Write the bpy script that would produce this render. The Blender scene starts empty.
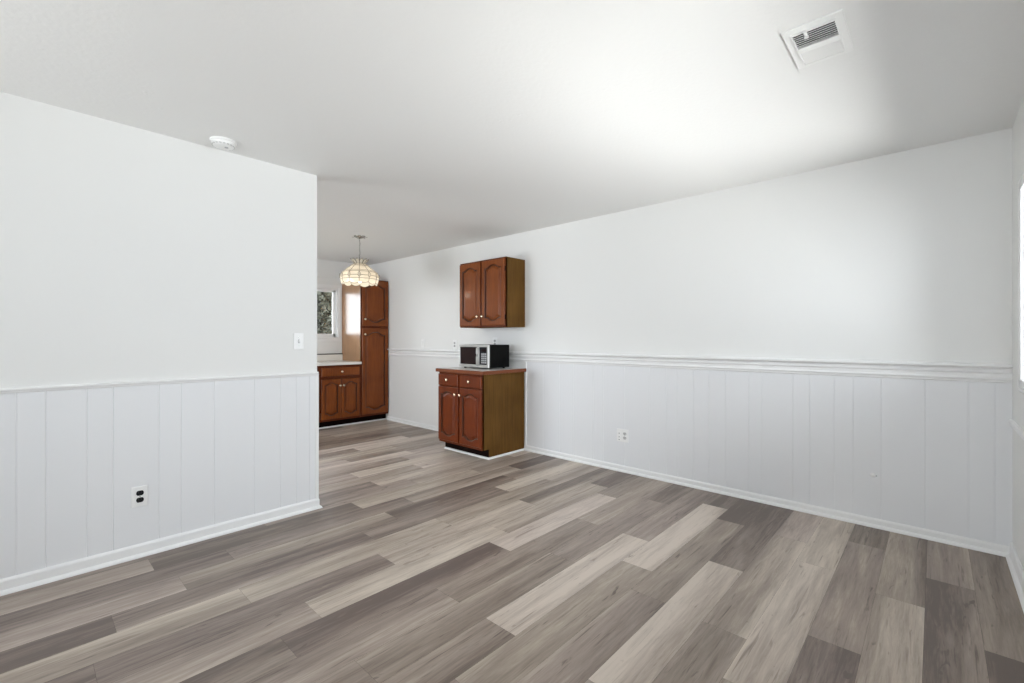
import bpy, bmesh, math, random
from mathutils import Vector, Matrix

random.seed(7)
PI = math.pi
C = bpy.context.scene.collection
S = bpy.context.scene

# ------------------------------------------------------------------ camera
FPX = 455.0
nrm = math.hypot(423, 455)
CA, CB = 423 / nrm, 455 / nrm
CAM_H = 1.235
cam_d = bpy.data.cameras.new('camera')
cam_d.sensor_width = 36
cam_d.lens = FPX / 1024 * 36
cam_d.shift_y = -2.0 / 1024
cam_d.clip_start = 0.02
cam = bpy.data.objects.new('camera', cam_d)
C.objects.link(cam)
cam.location = (0, 0, CAM_H)
cam.rotation_euler = (PI / 2, 0, -math.asin(CB))
S.camera = cam

# ------------------------------------------------------------------ world, light, exposure
EXPOSURE = -0.22
W_STR = 5.2
w = bpy.data.worlds.new('daylight')
S.world = w
w.use_nodes = True
nt = w.node_tree
nt.nodes.clear()
wo = nt.nodes.new('ShaderNodeOutputWorld')
bg = nt.nodes.new('ShaderNodeBackground')
wtc = nt.nodes.new('ShaderNodeTexCoord')
wsep = nt.nodes.new('ShaderNodeSeparateXYZ')
# height of the view direction -> share of sunlit ground; the strip next to the house lies in its shade
wmr = nt.nodes.new('ShaderNodeMapRange')
wmr.inputs[1].default_value = -1.0
wmr.inputs[2].default_value = 1.0
wramp = nt.nodes.new('ShaderNodeValToRGB')
wramp.color_ramp.elements[0].position = 0.0
wramp.color_ramp.elements[0].color = (.88, .88, .88, 1)
wramp.color_ramp.elements[1].position = 0.465
wramp.color_ramp.elements[1].color = (1, 1, 1, 1)
for zdir, v_ in ((-.84, .75), (-.76, .0), (-.62, .10), (-.45, .58), (-.25, .84)):
    e_ = wramp.color_ramp.elements.new((zdir + 1) / 2)
    e_.color = (v_, v_, v_, 1)
wmix = nt.nodes.new('ShaderNodeMix')
wmix.data_type = 'RGBA'
wmix.inputs[6].default_value = (5.2, 5.15, 5.1, 1)     # sunlit paving and yard below the horizon
wmix.inputs[7].default_value = (1.70, 1.79, 1.95, 1)    # bright hazy sky above
nt.links.new(wtc.outputs['Generated'], wsep.inputs[0])
nt.links.new(wsep.outputs[2], wmr.inputs[0])
nt.links.new(wmr.outputs[0], wramp.inputs[0])
nt.links.new(wramp.outputs[0], wmix.inputs[0])
nt.links.new(wmix.outputs[2], bg.inputs[0])
bg.inputs[1].default_value = W_STR
nt.links.new(bg.outputs[0], wo.inputs[0])

S.view_settings.view_transform = 'Standard'
S.view_settings.look = 'None'
S.view_settings.gamma = 1
S.view_settings.use_curve_mapping = False
S.view_settings.exposure = EXPOSURE
S.cycles.max_bounces = 12
S.cycles.diffuse_bounces = 8
S.cycles.glossy_bounces = 4
S.cycles.transparent_max_bounces = 16
S.cycles.sample_clamp_indirect = 6
S.cycles.use_denoising = True


def portal(name, loc, rot, sx, sy):
    l = bpy.data.lights.new(name, 'AREA')
    l.shape = 'RECTANGLE'
    l.size = sx
    l.size_y = sy
    l.cycles.is_portal = True
    o = bpy.data.objects.new(name, l)
    C.objects.link(o)
    o.location = loc
    o.rotation_euler = rot
    return o


# ------------------------------------------------------------------ room numbers (metres)
H = 2.44
XR = 3.835            # right wall
YF = -0.322           # window wall beside the camera
YL = 3.327            # partition face
PX = 1.474            # partition end
PT = 0.115
YB = 6.74             # kitchen back wall
XREAR = -2.4
XK = -0.6
T = 0.14
TF = 0.08              # window wall

WIN2 = (0.95, 3.60, 0.965, 2.07)     # x0, x1, z0, z1 in the window wall
WIN1 = (1.95, 3.322, 1.25, 2.02)      # kitchen back window
WIN4_FILL = (0.4, 3.0, 0.75, 2.1)          # rear wall (y0,y1,z0,z1), unseen opening added as fill light
WIN5_FILL = (3.9, 6.0, 0.06, 2.10)         # kitchen left wall, unseen opening added to brighten the kitchen

# openings act as portals for the sky
portal('window_light', ((WIN2[0] + WIN2[1]) / 2, YF - TF, (WIN2[2] + WIN2[3]) / 2), (-PI / 2, 0, PI), WIN2[1] - WIN2[0], WIN2[3] - WIN2[2])
portal('window_light', ((WIN1[0] + WIN1[1]) / 2, YB + T, (WIN1[2] + WIN1[3]) / 2), (-PI / 2, 0, 0), WIN1[1] - WIN1[0], WIN1[3] - WIN1[2])
portal('window_light', (XREAR - T, (WIN4_FILL[0] + WIN4_FILL[1]) / 2, (WIN4_FILL[2] + WIN4_FILL[3]) / 2), (-PI / 2, 0, PI / 2), WIN4_FILL[1] - WIN4_FILL[0], WIN4_FILL[3] - WIN4_FILL[2])
portal('window_light', (XK - T, (WIN5_FILL[0] + WIN5_FILL[1]) / 2, (WIN5_FILL[2] + WIN5_FILL[3]) / 2), (-PI / 2, 0, PI / 2), WIN5_FILL[1] - WIN5_FILL[0], WIN5_FILL[3] - WIN5_FILL[2])


# ------------------------------------------------------------------ materials
def mat(name, col, rough=0.5, metal=0.0, spec=0.5, coat=0.0, noise=None, bump=None, bscale=80, trans=0):
    m = bpy.data.materials.new(name)
    m.use_nodes = True
    n = m.node_tree.nodes
    b = n['Principled BSDF']
    b.inputs['Base Color'].default_value = (*col, 1)
    b.inputs['Roughness'].default_value = rough
    b.inputs['Metallic'].default_value = metal
    b.inputs['Specular IOR Level'].default_value = spec
    b.inputs['Coat Weight'].default_value = coat
    b.inputs['Coat Roughness'].default_value = 0.12
    tc = n.new('ShaderNodeTexCoord')
    if noise:
        sc, amt = noise
        tx = n.new('ShaderNodeTexNoise')
        tx.inputs['Scale'].default_value = sc
        tx.inputs['Detail'].default_value = 3
        m.node_tree.links.new(tc.outputs['Object'], tx.inputs['Vector'])
        mx = n.new('ShaderNodeMix')
        mx.data_type = 'RGBA'
        mx.inputs[6].default_value = (*[c * (1 - amt) for c in col], 1)
        mx.inputs[7].default_value = (*[min(1, c * (1 + amt)) for c in col], 1)
        m.node_tree.links.new(tx.outputs['Fac'], mx.inputs[0])
        m.node_tree.links.new(mx.outputs[2], b.inputs['Base Color'])
    if bump:
        tx = n.new('ShaderNodeTexNoise')
        tx.inputs['Scale'].default_value = bscale
        tx.inputs['Detail'].default_value = 4
        m.node_tree.links.new(tc.outputs['Object'], tx.inputs['Vector'])
        bp = n.new('ShaderNodeBump')
        bp.inputs['Strength'].default_value = bump
        bp.inputs['Distance'].default_value = 0.002
        m.node_tree.links.new(tx.outputs['Fac'], bp.inputs['Height'])
        m.node_tree.links.new(bp.outputs[0], b.inputs['Normal'])
    return m


def wood(name, dark, light, rough=0.3, coat=0.25, spec=0.5, axis=2, ior=1.5):
    """stained wood: grain stretched along one object axis"""
    m = bpy.data.materials.new(name)
    m.use_nodes = True
    n = m.node_tree.nodes
    L = m.node_tree.links
    b = n['Principled BSDF']
    b.inputs['Roughness'].default_value = rough
    b.inputs['Coat Weight'].default_value = coat
    b.inputs['Coat Roughness'].default_value = 0.1
    b.inputs['Specular IOR Level'].default_value = spec
    b.inputs['IOR'].default_value = ior
    tc = n.new('ShaderNodeTexCoord')
    mp = n.new('ShaderNodeMapping')
    s = [55, 55, 55]
    s[axis] = 3.2
    mp.inputs['Scale'].default_value = s
    tx = n.new('ShaderNodeTexNoise')
    tx.inputs['Scale'].default_value = 1
    tx.inputs['Detail'].default_value = 5
    tx.inputs['Roughness'].default_value = 0.65
    tx2 = n.new('ShaderNodeTexNoise')
    tx2.inputs['Scale'].default_value = 3
    cr = n.new('ShaderNodeValToRGB')
    cr.color_ramp.elements[0].position = 0.3
    cr.color_ramp.elements[0].color = (*dark, 1)
    cr.color_ramp.elements[1].position = 0.72
    cr.color_ramp.elements[1].color = (*light, 1)
    ma = n.new('ShaderNodeMath')
    ma.operation = 'MULTIPLY_ADD'
    ma.inputs[1].default_value = 0.45
    L.new(tc.outputs['Object'], mp.inputs[0])
    L.new(mp.outputs[0], tx.inputs['Vector'])
    L.new(tc.outputs['Object'], tx2.inputs['Vector'])
    L.new(tx2.outputs['Fac'], ma.inputs[0])
    sc = n.new('ShaderNodeMath')
    sc.operation = 'MULTIPLY'
    sc.inputs[1].default_value = 0.6
    L.new(tx.outputs['Fac'], sc.inputs[0])
    L.new(sc.outputs[0], ma.inputs[2])
    L.new(ma.outputs[0], cr.inputs[0])
    L.new(cr.outputs[0], b.inputs['Base Color'])
    return m


M = {}
M['wall'] = mat('wall_paint', (0.80, 0.80, 0.785), 0.55, spec=0.3, bump=0.12, bscale=160)
M['ceil'] = mat('ceiling_paint', (0.83, 0.83, 0.82), 0.7, spec=0.2, bump=0.5, bscale=45)
def ceil_speckle(m):
    n = m.node_tree.nodes
    L = m.node_tree.links
    tc = n.new('ShaderNodeTexCoord')
    v = n.new('ShaderNodeTexVoronoi')
    v.inputs['Scale'].default_value = 16
    big = n.new('ShaderNodeTexNoise')
    big.inputs['Scale'].default_value = 2.2
    L.new(tc.outputs['Object'], v.inputs['Vector'])
    L.new(tc.outputs['Object'], big.inputs['Vector'])
    a = n.new('ShaderNodeMapRange')
    a.inputs[1].default_value = 0.0
    a.inputs[2].default_value = 0.16
    a.inputs[3].default_value = 1.0
    a.inputs[4].default_value = 0.0
    L.new(v.outputs['Distance'], a.inputs[0])
    b = n.new('ShaderNodeMapRange')
    b.inputs[1].default_value = 0.52
    b.inputs[2].default_value = 0.62
    L.new(big.outputs['Fac'], b.inputs[0])
    c = n.new('ShaderNodeMath')
    c.operation = 'MULTIPLY'
    L.new(a.outputs[0], c.inputs[0])
    L.new(b.outputs[0], c.inputs[1])
    bp = n.new('ShaderNodeBump')
    bp.inputs['Strength'].default_value = 0.35
    bp.inputs['Distance'].default_value = 0.004
    L.new(c.outputs[0], bp.inputs['Height'])
    pr = n['Principled BSDF']
    old = pr.inputs['Normal'].links[0].from_socket
    L.new(old, bp.inputs['Normal'])
    L.new(bp.outputs[0], pr.inputs['Normal'])


ceil_speckle(M['ceil'])
M['panel'] = mat('panel_paint', (0.79, 0.797, 0.81), 0.42, spec=0.4, bump=0.08, bscale=120)
M['trim'] = mat('trim_paint', (0.84, 0.84, 0.835), 0.35, spec=0.45)
M['plate'] = mat('plate_plastic', (0.86, 0.86, 0.85), 0.3)
M['black_plastic'] = mat('black_plastic', (0.008, 0.008, 0.010), 0.45, spec=0.2)
M['dark_slot'] = mat('dark_slot', (0.03, 0.03, 0.03), 0.6)
M['grey_plastic'] = mat('grey_plastic', (0.42, 0.42, 0.43), 0.4)
M['vent'] = mat('vent_enamel', (0.85, 0.85, 0.84), 0.4)
M['cab'] = wood('cherry_stained_oak', (0.078, 0.011, 0.001), (0.19, 0.034, 0.003), rough=0.36, coat=0.08, spec=0.25)
M['cab_warm'] = wood('honey_cherry_oak', (0.110, 0.021, 0.002), (0.26, 0.068, 0.010), rough=0.36, coat=0.08, spec=0.25)
M['cab_side'] = wood('olive_brown_veneer', (0.076, 0.036, 0.007), (0.162, 0.078, 0.017), rough=0.6, coat=0.0, spec=0.12)
M['cab_gloss'] = wood('glossy_lit_side_veneer', (0.26, 0.125, 0.05), (0.46, 0.25, 0.115), rough=0.3, coat=0.6, spec=0.5, ior=1.5)  # pale tone: the bright light on this side is put into the colour
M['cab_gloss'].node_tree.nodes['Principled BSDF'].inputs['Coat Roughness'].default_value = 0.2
M['frame'] = wood('dark_cherry_frame', (0.060, 0.010, 0.001), (0.14, 0.028, 0.004), rough=0.4, coat=0.05, spec=0.2)
M['glaze'] = mat('dark_door_glaze', (0.062, 0.016, 0.004), 0.35, spec=0.4)
M['kick'] = mat('toe_kick_dark', (0.008, 0.004, 0.003), 0.8, spec=0.05)
M['counter'] = mat('pale_laminate', (0.60, 0.585, 0.56), 0.3, noise=(140, 0.12))
M['counter_k'] = mat('cream_laminate', (0.82, 0.80, 0.75), 0.25)
M['edge'] = wood('counter_wood_edge', (0.11, 0.025, 0.008), (0.24, 0.072, 0.026), rough=0.4, coat=0.05, spec=0.25, axis=1)
M['knob'] = mat('satin_nickel', (0.80, 0.68, 0.50), 0.25, metal=1.0)
M['steel'] = mat('stainless', (0.62, 0.62, 0.60), 0.28, metal=0.9)
M['mw_black'] = mat('microwave_black_shell', (0.004, 0.004, 0.004), 0.55, spec=0.08)
M['mw_glass'] = mat('microwave_dark_glass', (0.014, 0.005, 0.005), 0.12, spec=0.25)
M['chrome'] = mat('chrome', (0.45, 0.44, 0.42), 0.25, metal=1.0)
M['came'] = mat('brass_came', (0.20, 0.16, 0.10), 0.45, metal=0.4)
M['bark'] = mat('bark', (0.10, 0.085, 0.07), 0.9, bump=0.8, bscale=30)
M['leaf'] = mat('leaf', (0.050, 0.051, 0.036), 0.6, noise=(1.5, 0.6), spec=0.25)
M['grass'] = mat('grass_ground', (0.05, 0.065, 0.03), 0.9, noise=(4, 0.3))


def glass_mat():
    m = bpy.data.materials.new('window_glass')
    m.use_nodes = True
    n = m.node_tree.nodes
    n.clear()
    o = n.new('ShaderNodeOutputMaterial')
    mx = n.new('ShaderNodeMixShader')
    tr = n.new('ShaderNodeBsdfTransparent')
    tr.inputs[0].default_value = (0.96, 0.97, 0.96, 1)
    gl = n.new('ShaderNodeBsdfGlossy')
    gl.inputs['Roughness'].default_value = 0.02
    fr = n.new('ShaderNodeFresnel')
    fr.inputs[0].default_value = 1.45
    L = m.node_tree.links
    L.new(fr.outputs[0], mx.inputs[0])
    L.new(tr.outputs[0], mx.inputs[1])
    L.new(gl.outputs[0], mx.inputs[2])
    L.new(mx.outputs[0], o.inputs[0])
    return m


M['glass'] = glass_mat()


def shade_mat():
    m = bpy.data.materials.new('milk_glass')
    m.use_nodes = True
    n = m.node_tree.nodes
    n.clear()
    o = n.new('ShaderNodeOutputMaterial')
    mx = n.new('ShaderNodeMixShader')
    mx.inputs[0].default_value = 0.55
    d = n.new('ShaderNodeBsdfDiffuse')
    d.inputs[0].default_value = (0.82, 0.78, 0.70, 1)
    t = n.new('ShaderNodeBsdfTranslucent')
    t.inputs[0].default_value = (0.92, 0.85, 0.72, 1)
    g = n.new('ShaderNodeBsdfGlossy')
    g.inputs['Roughness'].default_value = 0.15
    mx2 = n.new('ShaderNodeMixShader')
    mx2.inputs[0].default_value = 0.08
    L = m.node_tree.links
    L.new(d.outputs[0], mx.inputs[1])
    L.new(t.outputs[0], mx.inputs[2])
    L.new(mx.outputs[0], mx2.inputs[1])
    L.new(g.outputs[0], mx2.inputs[2])
    L.new(mx2.outputs[0], o.inputs[0])
    return m


M['shade'] = shade_mat()


def emit_mat(name, col, s):
    m = bpy.data.materials.new(name)
    m.use_nodes = True
    n = m.node_tree.nodes
    n.clear()
    o = n.new('ShaderNodeOutputMaterial')
    e = n.new('ShaderNodeEmission')
    e.inputs[0].default_value = (*col, 1)
    e.inputs[1].default_value = s
    m.node_tree.links.new(e.outputs[0], o.inputs[0])
    return m


M['bulb'] = emit_mat('lit_bulb', (1.0, 0.84, 0.62), 7)
M['diffuser'] = emit_mat('lit_diffuser', (0.96, 0.97, 1.0), 17)


def floor_mat():
    m = bpy.data.materials.new('vinyl_plank')
    m.use_nodes = True
    n = m.node_tree.nodes
    L = m.node_tree.links
    b = n['Principled BSDF']
    at = n.new('ShaderNodeAttribute')
    at.attribute_name = 'tone'              # r = tone, g = seed, b = hue
    sp = n.new('ShaderNodeSeparateColor')
    L.new(at.outputs['Color'], sp.inputs[0])
    tc = n.new('ShaderNodeTexCoord')
    sv = n.new('ShaderNodeCombineXYZ')
    mul = n.new('ShaderNodeMath')
    mul.operation = 'MULTIPLY'
    mul.inputs[1].default_value = 37.0
    L.new(sp.outputs[1], mul.inputs[0])
    L.new(mul.outputs[0], sv.inputs[2])
    L.new(mul.outputs[0], sv.inputs[0])
    add = n.new('ShaderNodeVectorMath')
    L.new(tc.outputs['Object'], add.inputs[0])
    L.new(sv.outputs[0], add.inputs[1])

    def nz(scale, s, det, rough=0.55, dist=0.0):
        mp = n.new('ShaderNodeMapping')
        mp.inputs['Scale'].default_value = s
        t = n.new('ShaderNodeTexNoise')
        t.inputs['Scale'].default_value = scale
        t.inputs['Detail'].default_value = det
        t.inputs['Roughness'].default_value = rough
        t.inputs['Distortion'].default_value = dist
        L.new(add.outputs[0], mp.inputs[0])
        L.new(mp.outputs[0], t.inputs['Vector'])
        return t.outputs['Fac']

    def math_(op, a, bb, c=None):
        k = n.new('ShaderNodeMath')
        k.operation = op
        for i, v in enumerate((a, bb, c)):
            if v is None:
                continue
            if isinstance(v, (int, float)):
                k.inputs[i].default_value = v
            else:
                L.new(v, k.inputs[i])
        return k.outputs[0]

    band = nz(1.0, (0.55, 9, 1), 1.5)                 # broad soft bands along the board
    grain = nz(1.0, (5, 75, 1), 5, 0.7, 0.6)          # fine grain
    cath = nz(1.0, (1.3, 13, 1), 4, 0.62, 1.1)         # blotches and figure
    v = math_('MULTIPLY_ADD', math_('SUBTRACT', band, 0.5), 0.85, sp.outputs[0])
    v = math_('MULTIPLY_ADD', math_('SUBTRACT', cath, 0.5), 0.75, v)
    v = math_('MULTIPLY_ADD', math_('SUBTRACT', grain, 0.5), 0.75, v)
    # small dark checks and knots
    kn = nz(1.0, (6, 28, 1), 2, 0.5, 1.2)
    k2 = math_('SUBTRACT', kn, 0.68)
    k2 = math_('MAXIMUM', k2, 0.0)
    v = math_('SUBTRACT', v, math_('MULTIPLY', k2, 4.0))
    kn2 = nz(1.0, (2.6, 62, 1), 3, 0.6, 0.8)
    v = math_('SUBTRACT', v, math_('MULTIPLY', math_('MAXIMUM', math_('SUBTRACT', kn2, 0.60), 0.0), 3.2))
    cr = n.new('ShaderNodeValToRGB')
    e = cr.color_ramp.elements
    e[0].position = 0.0
    e[0].color = (0.138, 0.107, 0.091, 1)
    e[1].position = 1.0
    e[1].color = (0.62, 0.55, 0.475, 1)
    x = cr.color_ramp.elements.new(0.5)
    x.color = (0.345, 0.288, 0.243, 1)
    L.new(v, cr.inputs[0])
    # hue shift: some boards greyer-violet, some olive-brown
    hue = n.new('ShaderNodeMix')
    hue.data_type = 'RGBA'
    hue.blend_type = 'MULTIPLY'
    hue.inputs[0].default_value = 1.0
    hm = n.new('ShaderNodeMix')
    hm.data_type = 'RGBA'
    hm.inputs[6].default_value = (1.01, 0.98, 1.0, 1)
    hm.inputs[7].default_value = (1.0, 0.995, 0.955, 1)
    L.new(sp.outputs[2], hm.inputs[0])
    L.new(cr.outputs[0], hue.inputs[6])
    L.new(hm.outputs[2], hue.inputs[7])
    L.new(hue.outputs[2], b.inputs['Base Color'])
    b.inputs['Roughness'].default_value = 0.42
    b.inputs['Specular IOR Level'].default_value = 0.45
    rr = math_('MULTIPLY_ADD', grain, 0.16, 0.34)
    L.new(rr, b.inputs['Roughness'])
    bp = n.new('ShaderNodeBump')
    bp.inputs['Strength'].default_value = 0.18
    bp.inputs['Distance'].default_value = 0.001
    L.new(grain, bp.inputs['Height'])
    L.new(bp.outputs[0], b.inputs['Normal'])
    return m


M['floor'] = floor_mat()
M['subfloor'] = mat('plank_seam', (0.045, 0.038, 0.033), 0.8)


# ------------------------------------------------------------------ mesh helpers
def box(bm, x0, x1, y0, y1, z0, z1, bevel=0.0, seg=2):
    r = bmesh.ops.create_cube(bm, size=1)
    vs = r['verts']
    bmesh.ops.scale(bm, vec=(x1 - x0, y1 - y0, z1 - z0), verts=vs)
    bmesh.ops.translate(bm, vec=((x0 + x1) / 2, (y0 + y1) / 2, (z0 + z1) / 2), verts=vs)
    if bevel > 0:
        es = list({e for v in vs for e in v.link_edges})
        bmesh.ops.bevel(bm, geom=es, offset=bevel, segments=seg, affect='EDGES', profile=0.6)
    return vs


def tube(bm, pts, r, n=8, closed=False, cap=True):
    pts = [Vector(p) for p in pts]
    rs = r if isinstance(r, (list, tuple)) else [r] * len(pts)
    rings = []
    N = len(pts)
    up = Vector((0, 0, 1))
    for i, p in enumerate(pts):
        if closed:
            d = pts[(i + 1) % N] - pts[i - 1]
        else:
            d = pts[min(i + 1, N - 1)] - pts[max(i - 1, 0)]
        d.normalize()
        u = d.cross(up)
        if u.length < 1e-4:
            u = d.cross(Vector((1, 0, 0)))
        u.normalize()
        v = u.cross(d)
        rings.append([bm.verts.new(p + rs[i] * (math.cos(2 * PI * k / n) * u + math.sin(2 * PI * k / n) * v)) for k in range(n)])
    M_ = N if closed else N - 1
    for i in range(M_):
        a, b = rings[i], rings[(i + 1) % N]
        for k in range(n):
            bm.faces.new((a[k], a[(k + 1) % n], b[(k + 1) % n], b[k]))
    if cap and not closed:
        bm.faces.new(rings[0][::-1])
        bm.faces.new(rings[-1])


def lathe(bm, prof, n=24, center=(0, 0, 0), axis='z'):
    """prof: list of (r, h)"""
    rings = []
    cx, cy, cz = center
    for r, h in prof:
        ring = []
        for k in range(n):
            a = 2 * PI * k / n
            p, q = r * math.cos(a), r * math.sin(a)
            if axis == 'z':
                co = (cx + p, cy + q, cz + h)
            elif axis == 'x':
                co = (cx + h, cy + p, cz + q)
            else:
                co = (cx + p, cy + h, cz + q)
            ring.append(bm.verts.new(co))
        rings.append(ring)
    for a, b in zip(rings, rings[1:]):
        for k in range(n):
            bm.faces.new((a[k], a[(k + 1) % n], b[(k + 1) % n], b[k]))
    bm.faces.new(rings[0][::-1])
    bm.faces.new(rings[-1])


def prism(bm, prof, path_axis, a0, a1):
    """prof: closed 2-D outline; path_axis 'x': prof=(y,z); 'y': prof=(x,z); 'z': prof=(x,y)"""
    def co(p, t):
        if path_axis == 'x':
            return (t, p[0], p[1])
        if path_axis == 'y':
            return (p[0], t, p[1])
        return (p[0], p[1], t)
    A = [bm.verts.new(co(p, a0)) for p in prof]
    B = [bm.verts.new(co(p, a1)) for p in prof]
    n = len(prof)
    for i in range(n):
        bm.faces.new((A[i], A[(i + 1) % n], B[(i + 1) % n], B[i]))
    bm.faces.new(A[::-1])
    bm.faces.new(B)


def obj(name, bm, m, parent=None, smooth=False, loc=None, rot=None):
    bmesh.ops.recalc_face_normals(bm, faces=bm.faces)
    me = bpy.data.meshes.new(name)
    bm.to_mesh(me)
    bm.free()
    if isinstance(m, (list, tuple)):
        for k in m:
            me.materials.append(k)
    else:
        me.materials.append(m)
    if smooth:
        me.polygons.foreach_set('use_smooth', [True] * len(me.polygons))
        me.set_sharp_from_angle(angle=math.radians(40))
    o = bpy.data.objects.new(name, me)
    C.objects.link(o)
    if parent:
        o.parent = parent
    if loc:
        o.location = loc
    if rot:
        o.rotation_euler = rot
    return o


def thing(name, label, cat, loc=(0, 0, 0), rotz=0, group=None, kind=None):
    o = bpy.data.objects.new(name, None)
    C.objects.link(o)
    o.empty_display_size = 0.1
    o.location = loc
    o.rotation_euler = (0, 0, rotz)
    o['label'] = label
    o['category'] = cat
    if group:
        o['group'] = group
    if kind:
        o['kind'] = kind
    return o


def struct(name, bm, m, label, cat, smooth=False):
    o = obj(name, bm, m, smooth=smooth)
    o['kind'] = 'structure'
    o['label'] = label
    o['category'] = cat
    return o


def B():
    return bmesh.new()


# ------------------------------------------------------------------ floor: vinyl planks laid along X
PW = 0.178
PL = 1.21
JOINT = {-2: 2.604, -1: 3.19, 0: 2.826, 1: 3.445, 2: 2.95, 3: 2.03, 4: 2.61, 5: 3.26, 6: 2.28, 7: 2.608, 8: 3.29,
         9: 1.397, 10: 1.937, 11: 0.903, 12: 1.393, 13: 1.94, 14: 2.69, 15: 0.553, 16: 2.02, 17: 0.481,
         18: 1.10, 19: 2.055, 20: 2.62, 21: 2.05, 22: 1.5, 23: 2.9, 24: 2.25, 25: 1.7, 26: 2.55, 27: 3.31, 28: 3.03, 29: 2.63}
# tones per row: list of (x just inside the plank, tone on the far edge, tone on the near edge)
TONE = {
    -2: [(3.2, .38, .30), (2.0, .08, .08)],
    -1: [(3.5, .35, .42), (2.6, .10, .34), (1.5, .3, .2)],
    0: [(3.3, .66, .22), (2.2, .42, .78), (1.2, .4, .4)],
    1: [(3.6, .22, .12), (2.9, .42, .42), (1.8, .30, .18)],
    2: [(3.6, .80, .62), (2.5, .84, .64), (1.2, .55, .45)],
    3: [(3.5, .40, .78), (2.6, .40, .82), (1.6, .30, .35)],
    4: [(3.2, .10, .22), (2.0, .88, .66), (1.0, .4, .3)],
    5: [(3.5, .08, .10), (2.7, .42, .36), (1.5, .48, .20)],
    6: [(3.7, .10, .10), (2.9, .88, .76), (1.6, .60, .38)],
    7: [(3.3, .38, .30), (2.0, .90, .80), (0.8, .50, .28)],
    8: [(3.6, .18, .22), (2.6, .42, .38), (1.5, .48, .24)],
    9: [(3.2, .42, .52), (2.0, .36, .32), (0.8, .22, .44)],
    10: [(3.5, .42, .36), (2.5, .70, .86), (1.3, .12, .30), (0.2, .12, .28)],
    11: [(3.6, .04, .10), (2.7, .52, .42), (1.5, .66, .72), (0.3, .26, .66)],
    12: [(3.2, .20, .45), (2.0, .74, .62), (0.8, .30, .20), (0., .2, .2)],
    13: [(3.4, .5, .5), (2.5, .40, .62), (1.3, .58, .68), (0.3, .64, .5)],
    14: [(3.2, .72, .62), (2.0, .24, .20), (0.8, .26, .30), (0., .16, .14)],
    15: [(3.4, .32, .46), (2.4, .14, .26), (1.2, .52, .22), (0.2, .34, .60)],
    16: [(3.5, .04, .06), (2.6, .42, .60), (1.4, .20, .38), (0.3, .12, .14)],
    17: [(3.4, .46, .5), (2.3, .56, .62), (1.0, .10, .10), (0.2, .44, .56)],  # rows from here on raised: the kitchen floor sheen is put into the tones
    18: [(3., .45, .5), (1.8, .34, .40), (0.5, .35, .3)],
    19: [(2.6, .72, .76), (1.5, .32, .3)],
    20: [(3.2, .76, .6), (2.0, .5, .56)],
    21: [(2.6, .72, .8), (1.5, .6, .46)],
    22: [(2.2, .50, .4)],
    23: [(3.4, .6, .6), (2.2, .8, .7)],
    24: [(2.8, .5, .44), (1.8, .65, .7)],
    25: [(2.4, .72, .66)],
    26: [(3.0, .85, .76), (2.0, .36, .4)],
    27: [(3.5, .4, .4), (2.6, .8, .9)],
    28: [(3.3, .42, .36), (2.4, .50, .3)],
    29: [(3.0, .34, .28), (2.2, .3, .24)],
}
bm = B()
col = bm.loops.layers.float_color.new('tone')
g = 0.0003
rng = random.Random(3)
k = -2
FX0 = XREAR
while True:
    y0 = 0.034 + PW * k
    y1 = y0 + PW
    if y0 > YB:
        break
    y0c, y1c = max(y0, YF), min(y1, YB)
    j = JOINT.get(k, rng.uniform(0, PL))
    while j > FX0:
        j -= PL
    x = j
    while x < XR:
        xa, xb = max(x, FX0), min(x + PL, XR)
        xm = (x + x + PL) / 2
        th = tl = None
        for (xt, a, b_) in TONE.get(k, []):
            if x < xt < x + PL:
                th, tl = .43 + (a - .43) * 1.15, .43 + (b_ - .43) * 1.15
        if th is None:
            th = rng.uniform(.2, .8)
            tl = min(1, max(0, th + rng.uniform(-.2, .2)))
        seed, hue = rng.random(), rng.random()
        vs = [bm.verts.new((p, q, 0)) for p, q in ((xa + g, y0c + g), (xb - g, y0c + g), (xb - g, y1c - g), (xa + g, y1c - g))]
        f = bm.faces.new(vs)
        for lp, t in zip(f.loops, (tl, tl, th, th)):
            lp[col] = (t, seed, hue, 1)
        x += PL
    k += 1
n0 = len(bm.faces)
bm.faces.ensure_lookup_table()
bx = box(bm, XREAR - T, XR + T, YF - TF, YB + T, -0.12, -0.0012)
for f in {f for v in bx for f in v.link_faces}:
    f.material_index = 1
struct('floor', bm, [M['floor'], M['subfloor']], 'grey brown wood-look plank floor running through both rooms', 'floor')

# ------------------------------------------------------------------ ceiling and walls
bm = B()
box(bm, XREAR - T, XR + T, YF - TF, YB + T, H, H + 0.12)
struct('ceiling', bm, M['ceil'], 'white painted ceiling with faint texture', 'ceiling')


def wall_y(name, yA, yB, x0, x1, openings, label):
    """wall in the XZ plane between yA and yB, with (x0,x1,z0,z1) openings"""
    bm = B()
    xs = x0
    for (a, b, z0, z1) in sorted(openings):
        box(bm, xs, a, yA, yB, 0, H)
        box(bm, a, b, yA, yB, 0, z0)
        box(bm, a, b, yA, yB, z1, H)
        xs = b
    box(bm, xs, x1, yA, yB, 0, H)
    bmesh.ops.remove_doubles(bm, verts=bm.verts, dist=1e-5)
    return struct(name, bm, M['wall'], label, 'wall')


def wall_x(name, xA, xB, y0, y1, openings, label):
    bm = B()
    ys = y0
    for (a, b, z0, z1) in sorted(openings):
        box(bm, xA, xB, ys, a, 0, H)
        box(bm, xA, xB, a, b, 0, z0)
        box(bm, xA, xB, a, b, z1, H)
        ys = b
    box(bm, xA, xB, ys, y1, 0, H)
    bmesh.ops.remove_doubles(bm, verts=bm.verts, dist=1e-5)
    return struct(name, bm, M['wall'], label, 'wall')


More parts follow.
